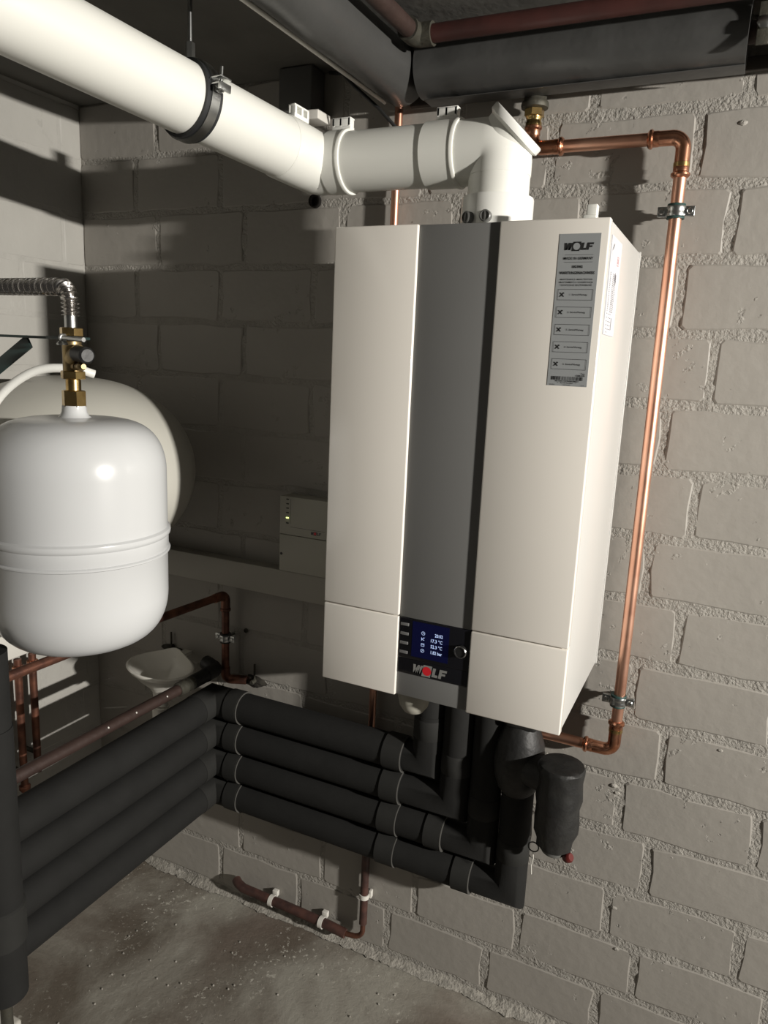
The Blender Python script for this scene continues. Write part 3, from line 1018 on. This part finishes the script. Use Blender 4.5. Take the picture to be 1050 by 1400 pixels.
# crumpled wrap
for i_, v_ in enumerate(b.v):
    d_ = Vector((v_.x - 1.384, v_.y + .158, 0))
    if d_.length > .03 and v_.z < .745:
        b.v[i_] = v_ + d_.normalized() * .0028 * noise.noise(Vector((v_.x * 60, v_.y * 60, v_.z * 45)))
b.build('canister', 'black_foam', flt)
MB().cyl((1.384, -.158, .556), (1.384, -.158, .570), .024, 28, .003).build('bottom_cap', 'plug', flt)
MB().lathe([(.007, 0), (.010, .004), (.010, .014), (.007, .018)], (1.408, -.166, .556), (.7, -.3, .5), 16).build('drain_cap', 'red', flt, label='red drain cap')
ring = []
for k in range(17):
    a = 2 * math.pi * k / 16
    ring.append((1.346 + .0105 * math.cos(a), -.168, .560 + .0105 * math.sin(a)))
MB().tube(ring, .0013, 8, False).build('key_ring', 'rubber', flt)
MB().tube([(1.346, -.168, .5505), (1.348, -.169, .535), (1.345, -.168, .518), (1.347, -.168, .498)], .0010, 6).build('tag_string', 'clip_white', flt)

# ------------------------------------------------------------------ small expansion vessel
TX, TY = .6555, -.650
TR = .1395
TZ0, TZ1 = 1.020, 1.395
tank = thing('expansion_vessel', 'small white enamelled expansion vessel hanging from its brass valve', 'tank', (TX, TY, TZ0))
prof = []
def dome(r, h, n, up):
    """torispherical end: (radius, height)"""
    out = []
    for k in range(n + 1):
        a = math.pi / 2 * k / n
        out.append((r * math.cos(a) ** 0.44, h * math.sin(a)))
    return out
dm = dome(TR, .085, 14, True)
low = [(r, .085 - h) for r, h in dm][::-1]
high = [(r, (TZ1 - TZ0) - .085 + h) for r, h in dm]
zb = 1.198 - TZ0
mid = [(TR, zb - .020), (TR + .0015, zb - .018), (TR + .0015, zb + .006), (TR + .0045, zb + .009), (TR + .0052, zb + .013), (TR + .0045, zb + .017), (TR + .0005, zb + .020)]
MB().lathe(low + mid + high, (TX, TY, TZ0), (0, 0, 1), 96).build('vessel_shell', 'enamel', tank)
MB().lathe([(TR + .0012, 0), (TR + .0038, .0015), (TR + .0042, .0040), (TR + .0012, .0065)], (TX, TY, 1.176), (0, 0, 1), 96).build('clench_seam', 'enamel', tank)
MB().lathe([(.030, 0), (.022, .006), (.019, .012), (.018, .022)], (TX, TY, TZ1 - .004), (0, 0, 1), 32).build('neck', 'enamel', tank)
valve = thing('cap_valve', 'brass service valve with black handle on top of the small white vessel', 'valve', (TX, TY, 1.413))
b = MB()
hexnut(b, (TX, TY, 1.410), (0, 0, 1), .0185, .027)
b.build('hex_nut', 'brass', valve)
MB().cyl((TX, TY, 1.436), (TX, TY, 1.456), .0115, 24).build('nipple', 'brass', valve)
b = MB()
hexnut(b, (TX, TY, 1.454), (0, 0, 1), .0190, .013)
b.build('hex_nut', 'brass', valve)
b = MB().cyl((TX, TY, 1.466), (TX, TY, 1.512), .0145, 24)
b.tube([(TX, TY, 1.482), (TX + .010, TY - .004, 1.490), (TX + .026, TY - .010, 1.497)], [.014, .0135, .012], 20)
b.build('body', 'brass_old', valve)
MB().cyl((TX + .018, TY - .008, 1.494), (TX + .056, TY - .022, 1.492), .0125, 20, .003).build('handle', 'black', valve, label='black plastic handle')
MB().lathe([(.0065, 0), (.0065, .010), (.0052, .011), (.0052, .020), (.0066, .021), (.0066, .027), (.004, .030), (.004, .034)], (TX + .010, TY - .006, 1.474), (1, -.35, .03), 18).build('drain_nozzle', 'brass_old', valve)
b = MB()
hexnut(b, (TX, TY, 1.512), (0, 0, 1), .0165, .003)
hexnut(b, (TX, TY, 1.5195), (0, 0, 1), .0175, .0135)
b.build('lock_nut', 'brass', valve)
# flexible corrugated hose
hose = thing('corrugated_hose', 'corrugated stainless steel hose bending down to the brass valve', 'hose', (TX, TY, 1.533))
MB().cyl((TX, TY, 1.532), (TX, TY, 1.552), .0095, 24).build('ferrule', 'zinc', hose)
path = route([(TX, TY, 1.551), (TX, TY, 1.594), (TX - .30, TY + .06, 1.600)], .052, 24)
# resample evenly
dist = [0]
for i in range(1, len(path)):
    dist.append(dist[-1] + (path[i] - path[i - 1]).length)
step, pts, rs = .0011, [], []
d = 0
while d < dist[-1]:
    i = max(k for k in range(len(dist)) if dist[k] <= d)
    i = min(i, len(path) - 2)
    f = (d - dist[i]) / max(1e-9, dist[i + 1] - dist[i])
    pts.append(path[i].lerp(path[i + 1], f))
    rs.append(.0112 + .0028 * math.cos(2 * math.pi * d / .0062))
    d += step
MB().tube(pts, rs, 24).build('corrugated_tube', 'steel', hose, smooth=60)

# dark green wall bracket holding the valve
br = thing('vessel_bracket', 'dark green steel bracket arm reaching from the left wall to the brass valve', 'bracket', (.0, -.64, 1.40))
b = MB()
b.box(.006, .640, -.662, -.638, 1.5145, 1.5185, .0008)
b.build('arm', 'green_steel', br)
q = MB().box(0, .635, -.002, .002, -.011, .011, .0006, Matrix.Translation((.012, -.650, 1.192)) @ Matrix.Rotation(math.radians(-30), 4, 'Y'))
q.build('brace', 'green_steel', br)
MB().box(.004, .010, -.675, -.625, 1.16, 1.54, .001).build('wall_plate', 'green_steel', br)
MB().box(.625, .672, -.672, -.628, 1.5150, 1.5192, .0008).build('saddle', 'green_steel', br)
b = MB().cyl((TX + .008, TY - .026, 1.5170), (TX + .062, TY - .034, 1.5150), .0034, 12)
hexnut(b, (TX + .006, TY - .024, 1.517), (1, -.15, -.03), .007, .006)
b.lathe([(.008, 0), (.0088, .002), (.0055, .006)], (TX + .010, TY - .027, 1.5060), (0, 0, 1), 16)
b.build('bolt', 'zinc', br)

# ------------------------------------------------------------------ big vessel behind
VX, VY, VZ = .287, -.330, 1.236
VA, VB = .268, .205
big = thing('storage_vessel', 'large cream rounded vessel behind the small white expansion vessel', 'tank', (VX, VY, VZ - VB))
prof = []
for k in range(41):
    a = -math.pi / 2 + math.pi * k / 40
    prof.append((VA * max(0.0, math.cos(a)) ** 0.86, VB + VB * math.sin(a)))
prof[0] = (0, prof[0][1]); prof[-1] = (0, prof[-1][1])
MB().lathe(prof, (VX, VY, VZ - VB), (0, 0, 1), 96).build('vessel_shell', 'enamel_cream', big, smooth=60)
MB().box(.006, .10, VY - .03, VY + .03, VZ - .16, VZ - .155, 0.001).box(.003, .010, VY - .04, VY + .04, VZ - .22, VZ - .10, .001).build('wall_bracket', 'green_steel', big)
# white hose arching over it
hp = [Vector(v_) for v_ in ((.345, -.60, 1.262), (.350, -.59, 1.337), (.385, -.57, 1.411), (.440, -.54, 1.457), (.495, -.505, 1.464), (.518, -.475, 1.455))]
sp = []
for i in range(len(hp) - 1):
    p0, p1, p2, p3 = hp[max(0, i - 1)], hp[i], hp[i + 1], hp[min(len(hp) - 1, i + 2)]
    for k in range(6):
        t_ = k / 6
        sp.append(0.5 * ((2 * p1) + (p2 - p0) * t_ + (2 * p0 - 5 * p1 + 4 * p2 - p3) * t_ ** 2 + (3 * p1 - p0 - 3 * p2 + p3) * t_ ** 3))
sp.append(hp[-1])
tag(MB().tube(sp, .0080, 20).build('white_hose', 'pvc_gloss'), 'white plastic hose arching between the two vessels', 'hose')

# ------------------------------------------------------------------ trunking and control module
tk = thing('cable_trunking', 'beige plastic cable trunking running along the back wall below the control module', 'trunking', (.45, 0, .928))
MB().box(.012, .885, -.040, -.006, .929, .994, .0015).build('base', 'trunk', tk)
MB().box(.012, .885, -.0445, -.0395, .9275, .9955, .0015).build('cover', 'trunk', tk)
cm = thing('control_module', 'small beige heating control module with a lit green lamp left of the boiler', 'control box', (.73, 0, .996))
MB().box(.655, .830, -.044, -.006, .9965, 1.1800, .003).build('back_shell', 'box', cm)
MB().box(.6545, .830, -.050, -.043, 1.0880, 1.1800, .0012).build('upper_cover', 'box', cm)
MB().box(.6545, .830, -.050, -.043, .9970, 1.0868, .0012).build('lower_cover', 'box', cm)
for i, zz in enumerate((1.1735, 1.1625, 1.1520, 1.1410, 1.1285, 1.1160)):
    lit = i == 4
    MB().box(.6725, .6790, -.0512, -.0495, zz - .0012, zz + .0012).build('status_lamp', 'led' if lit else 'black', cm, smooth=0, **({'label': 'lit yellow-green status lamp'} if lit else {}))
p = Print((.6545, -.050, .997), (1, 0, 0), (0, 0, 1), .0005)
p.line(.030, .118, .030, .178, .0008); p.line(.030, .1105, .125, .1105, .0008)
p.done('cover_line', 'print_grey', cm)
wolf((.741, -.050, 1.0965), (1, 0, 0), (0, 0, 1), .026, .0070, .0006, 'print_grey', 'print_grey', 'logo_red', cm)
MB().lathe([(.0032, 0), (.0032, .001), (0, .001)], (.6605, -.050, 1.039), (0, -1, 0), 14).build('cover_screw', 'black', cm)
# stub of trunking on the left wall
wb = MB().box(.006, .046, -.60, -.200, .729, .800, .004).build('wall_trunking', 'clip_white')
tag(wb, 'white plastic trunking end low on the left wall below the vessels', 'trunking')

# ------------------------------------------------------------------ old copper at lower left
oc = thing('old_copper_pipe', 'dull copper pipe dropping from an elbow under the trunking in the corner', 'pipe', (.489, -.034, .66))
OX, OY = .4885, -.040
MB().tube([(OX - .002, OY - .028, .902), (OX - .022, -.3, .902), (OX - .040, -.72, .902)], .0098, 24).build('upper_run', 'copper_old', oc)
MB().cyl((OX, OY, .690), (OX, OY, .872), .0098, 24).build('drop', 'copper_old', oc)
path = route([(OX - .002, OY - .042, .902), (OX, OY, .902), (OX, OY, .858)], .017, 8)
MB().tube(path, .0118, 24).lathe([(.0118, 0), (.0135, .002), (.0135, .007), (.0118, .009)], (OX, OY, .858), (0, 0, 1), 24).build('elbow', 'copper_old', oc)
MB().tube(route([(OX, OY, .705), (OX, OY, .672), (OX + .050, OY + .022, .672)], .016, 8), .0118, 24).build('elbow', 'copper_old', oc)
wall_clamp('pipe_clamp', OX, OY, .786, .0098, 'dark steel pipe clamp on the old copper drop in the corner', rub='rubber')
rp = thing('rusty_pipe', 'rusty brown steel pipe with corroded fittings lying above the lagged pipes', 'pipe', (.48, -.1, .70))
RZp = .709
MB().tube([(.482, -.165, RZp), (.468, -.72, RZp)], .0130, 24).build('barrel', 'rust', rp)
MB().lathe([(.014, 0), (.0175, .003), (.0175, .024), (.014, .028), (.014, .036), (.0165, .038), (.0165, .050), (.013, .054)], (.4815, -.215, RZp), (0, 1, 0), 24).build('union', 'iron', rp, label='corroded grey union')
MB().cyl((.482, -.168, RZp), (.483, -.108, RZp), .0175, 24, .004).build('end_fitting', 'black_foam', rp)
MB().tube(route([(.483, -.115, RZp), (.483, -.070, RZp), (.440, -.060, RZp + .006)], .018, 6), .0185, 20).build('end_elbow', 'black_foam', rp)
for yy, xx_ in ((-.265, .4925), (-.36, .489), (-.44, .487)):
    MB().lathe([(.0016, 0), (.0022, .0012), (.001, .002)], (xx_, yy, RZp + .0070), (.8, 0, .6), 8).build('drip', 'clip_white', rp)

# twin vertical copper pipes on the left wall
for i, (y, z0, z1, lab) in enumerate(((-.266, .395, .727, 'old copper pipe standing against the left wall, right one of the pair'),
                                     (-.309, .360, .727, 'old copper pipe standing against the left wall, left one of the pair'))):
    t = thing('wall_copper_pipe', lab, 'pipe', (.05, y, z0), 'old copper pipes on the left wall')
    MB().cyl((.050, y, z0), (.050, y, z1), .0095, 20).build('barrel', 'copper_old', t)
    MB().lathe([(.0098, 0), (.014, .002), (.014, .012), (.0098, .014)], (.050, y, z1 - .030), (0, 0, 1), 20).build('union_nut', 'copper_fit', t)
    MB().lathe([(.0098, 0), (.014, .002), (.014, .012), (.0098, .014)], (.050, y, z0 + .004), (0, 0, 1), 20).build('union_nut', 'copper_old', t)
    MB().box(.004, .042, y - .004, y + .004, z0 + .05, z0 + .06, .001).build('standoff', 'iron', t)

# white tundish
fn = thing('tundish', 'white oval tundish funnel behind the rusty pipe in the corner', 'funnel', (.345, -.10, .60))
b = MB()
SEG, rows = 56, []
UX, UY, UZ = .340, -.118, .705
def rim(a):
    rx_, ry_ = .098, .058
    k = 1.0 + .10 * math.exp(-((a - math.pi / 2) / .32) ** 2)
    return rx_ * math.cos(a), ry_ * math.sin(a) * k + (.012 if False else 0)
lev = [(1.0, .0), (1.04, -.003), (.98, -.012), (.88, -.024), (.66, -.044), (.36, -.062), (.24, -.075), (.22, -.110),
       (.18, -.110), (.20, -.073), (.30, -.058), (.60, -.039), (.84, -.020), (.93, -.007), (.955, 0.0), (1.0, .0)]
for s_, dz in lev:
    for j in range(SEG):
        a = 2 * math.pi * j / SEG
        x_, y_ = rim(a)
        back = .016 * max(0, math.sin(a)) ** 2 * (1 if s_ > .9 else .3)
        tab = .010 * math.exp(-((a - math.pi / 2) / .35) ** 2) if s_ > .9 else 0
        cut = -.010 * max(0, -math.sin(a)) if s_ > .9 else 0
        b.v.append(Vector((UX + x_ * s_, UY + y_ * s_, UZ + dz + back + tab + cut)))
for i in range(len(lev) - 1):
    for j in range(SEG):
        j2 = (j + 1) % SEG
        b.f.append((i * SEG + j, i * SEG + j2, (i + 1) * SEG + j2, (i + 1) * SEG + j))
b.build('bowl', 'ceramic', fn, smooth=60)
MB().cyl((UX, UY, .45), (UX, UY, .590), .022, 28).build('outlet', 'ceramic', fn)
MB().lathe([(.004, 0), (.004, .0015), (0, .0015)], (UX, -.0475, UZ + .018), (0, -1, .6), 12).build('fixing_screw', 'black', fn)
MB().box(UX - .012, UX + .012, -.062, -.006, UZ - .004, UZ + .004, .001).build('mount', 'ceramic', fn)

# sooty wall anchors
for x, z, w, lab in ((.285, .700, .036, 'old anchor bolt in a sooty wall patch above the white tundish'),
                     (.560, .668, .040, 'old anchor bolt in a sooty wall patch right of the copper drop')):
    t = thing('wall_anchor', lab, 'bolt', (x, -.007, z))
    b = MB()
    n = 26
    ra = random.Random(int(x * 1000))
    for ring_, yy in ((1.0, -.0068), (.6, -.0105), (.0, -.012)):
        for k in range(n):
            a = 2 * math.pi * k / n
            rr = w * (0.75 + .45 * noise.noise(Vector((math.cos(a) * 1.6, math.sin(a) * 1.6, x * 9)))) * ring_
            b.v.append(Vector((x + rr * math.cos(a) * 1.15, yy - .001 * ra.random(), z + rr * math.sin(a) * .5)))
    for i in range(2):
        for k in range(n):
            k2 = (k + 1) % n
            b.f.append((i * n + k, i * n + k2, (i + 1) * n + k2, (i + 1) * n + k))
    b.build('filler_patch', 'stain', t)
    MB().cyl((x, -.012, z + .006), (x, -.012, z + .050), .0028, 10).build('stud', 'iron', t)
    MB().cyl((x, -.006, z + .004), (x, -.026, z + .004), .0060, 14, .001).build('bolt_head', 'iron', t)
# small fixings in the wall
for x, z, r, lab in ((.528, .802, .006, 'small round wall plug beside the corner pipe clamp'),):
    tag(MB().lathe([(r, 0), (r, .003), (r * .6, .005), (r * .5, .002), (0, .002)], (x, -.005, z), (0, -1, 0), 20).build('wall_plug', 'iron'), lab, 'wall plug')
h = thing('pipe_stub', 'dark open pipe stub in the wall under the white duct bend', 'pipe', (.706, -.006, 1.841))
MB().lathe([(.014, 0), (.014, .010), (.0105, .010), (.0100, .001), (0, .001)], (.706, -.004, 1.841), (0, -1, 0), 24).build('collar', 'hole', h)

# junction box and cable near the ceiling
jb = thing('junction_box', 'dark junction box high on the back wall behind the flue bend', 'electrical box', (.695, -.01, 2.0))
MB().box(.640, .722, -.060, -.006, 2.010, 2.098, .003).build('housing', 'plug', jb)
MB().box(.690, .740, -.062, -.010, 1.992, 2.011, .002).build('gland', 'clip_white', jb, label='pale gland block')
tag(MB().tube([(.742, -.02, 2.092), (.79, -.05, 2.075), (.83, -.07, 2.040), (.885, -.07, 1.995), (.925, -.060, 1.955), (.935, -.03, 1.935), (.94, -.006, 1.92)], .0035, 10).build('black_cable', 'cable'), 'thin black cable hanging from the ceiling corner past the thin copper riser', 'cable')

# ------------------------------------------------------------------ lagged pipes and steel pipes at the ceiling
JR = .050
def jacket(mbpts, parent, nm='jacket', seg=40):
    b = MB()
    P = [Vector(v_) for v_ in mbpts]
    d = P[-1] - P[0]
    n = 34
    pts_, rs_ = [], []
    for k in range(n + 1):
        pts_.append(P[0] + d * k / n)
        rs_.append(JR + .0016 * noise.noise(Vector((k * .37, parent.location.x * 3, 2))))
    b.tube(pts_, rs_, seg)
    return b.build(nm, 'jacket', parent, smooth=60)


ja = thing('lagged_ceiling_pipe', 'fat pipe in grey plastic jacket running along the top of the back wall', 'pipe', (1.2, -.085, 2.0))
jacket([(.985, -.088, 2.047), (1.548, -.088, 2.041)], ja)
MB().box(.995, 1.548, -.102, -.060, 1.9900, 1.9915, .0006, Matrix.Rotation(0, 4, 'X')).build('overlap_flap', 'jacket', ja)
jb2 = thing('lagged_ceiling_pipe', 'fat pipe in grey plastic jacket crossing the ceiling towards the viewer', 'pipe', (.935, -.5, 2.0))
jacket([(.932, -.060, 2.047), (.905, -1.25, 2.047)], jb2)
MB().tube([(.8975, -.07, 2.0055), (.8865, -.60, 2.0055), (.8755, -1.15, 2.0055)], .0042, 10).build('overlap_seam', 'clip_white', jb2, label='pale lap seam')
jc = thing('lagged_ceiling_pipe', 'short grey jacketed pipe beyond the gap at the top right', 'pipe', (1.7, -.085, 2.0))
jacket([(1.592, -.088, 2.041), (2.25, -.088, 2.040)], jc)
MB().cyl((1.546, -.088, 2.041), (1.594, -.088, 2.041), .017, 24).build('bare_pipe', 'rust', jc)
sp_ = thing('red_steel_pipe', 'dark red painted steel pipe under the ceiling beside the jacketed pipes', 'pipe', (1.3, -.2, 2.06))
MB().tube([(1.020, -.190, 2.066), (1.70, -.190, 2.064)], .0150, 24).build('cross_run', 'redpaint', sp_)
MB().tube([(1.012, -.215, 2.066), (.990, -1.20, 2.066)], .0150, 24).build('long_run', 'rust', sp_)
MB().tube(route([(1.045, -.190, 2.066), (1.012, -.190, 2.066), (1.011, -.225, 2.066)], .016, 6), .0195, 24).build('elbow', 'iron', sp_, label='corroded iron elbow')
hk = thing('ceiling_bracket', 'steel hanger bracket in the gap of the jacketed pipe at the top right', 'bracket', (1.57, -.15, 2.1))
MB().box(1.560, 1.578, -.150, -.146, 2.000, 2.098, .001).box(1.560, 1.578, -.215, -.146, 2.0945, 2.0985, .001).build('strap', 'iron', hk)
b = MB()
hexnut(b, (1.569, -.156, 2.030), (0, 1, 0), .010, .008)
hexnut(b, (1.569, -.157, 2.070), (0, 1, 0), .009, .008)
b.build('nut', 'zinc', hk)

# shared phrases for repeated kinds
for prefix, phrase in (('pipe_clip', 'white plastic pipe clips near the floor'), ('pipe_clamp', 'two-screw wall pipe clamps'),
                       ('lagged_ceiling_pipe', 'grey jacketed pipes under the ceiling'), ('wall_anchor', 'old wall anchors above the lagged pipes')):
    for ob in bpy.data.objects:
        if ob.name.split('.')[0] == prefix and 'category' in ob:
            ob['group'] = phrase
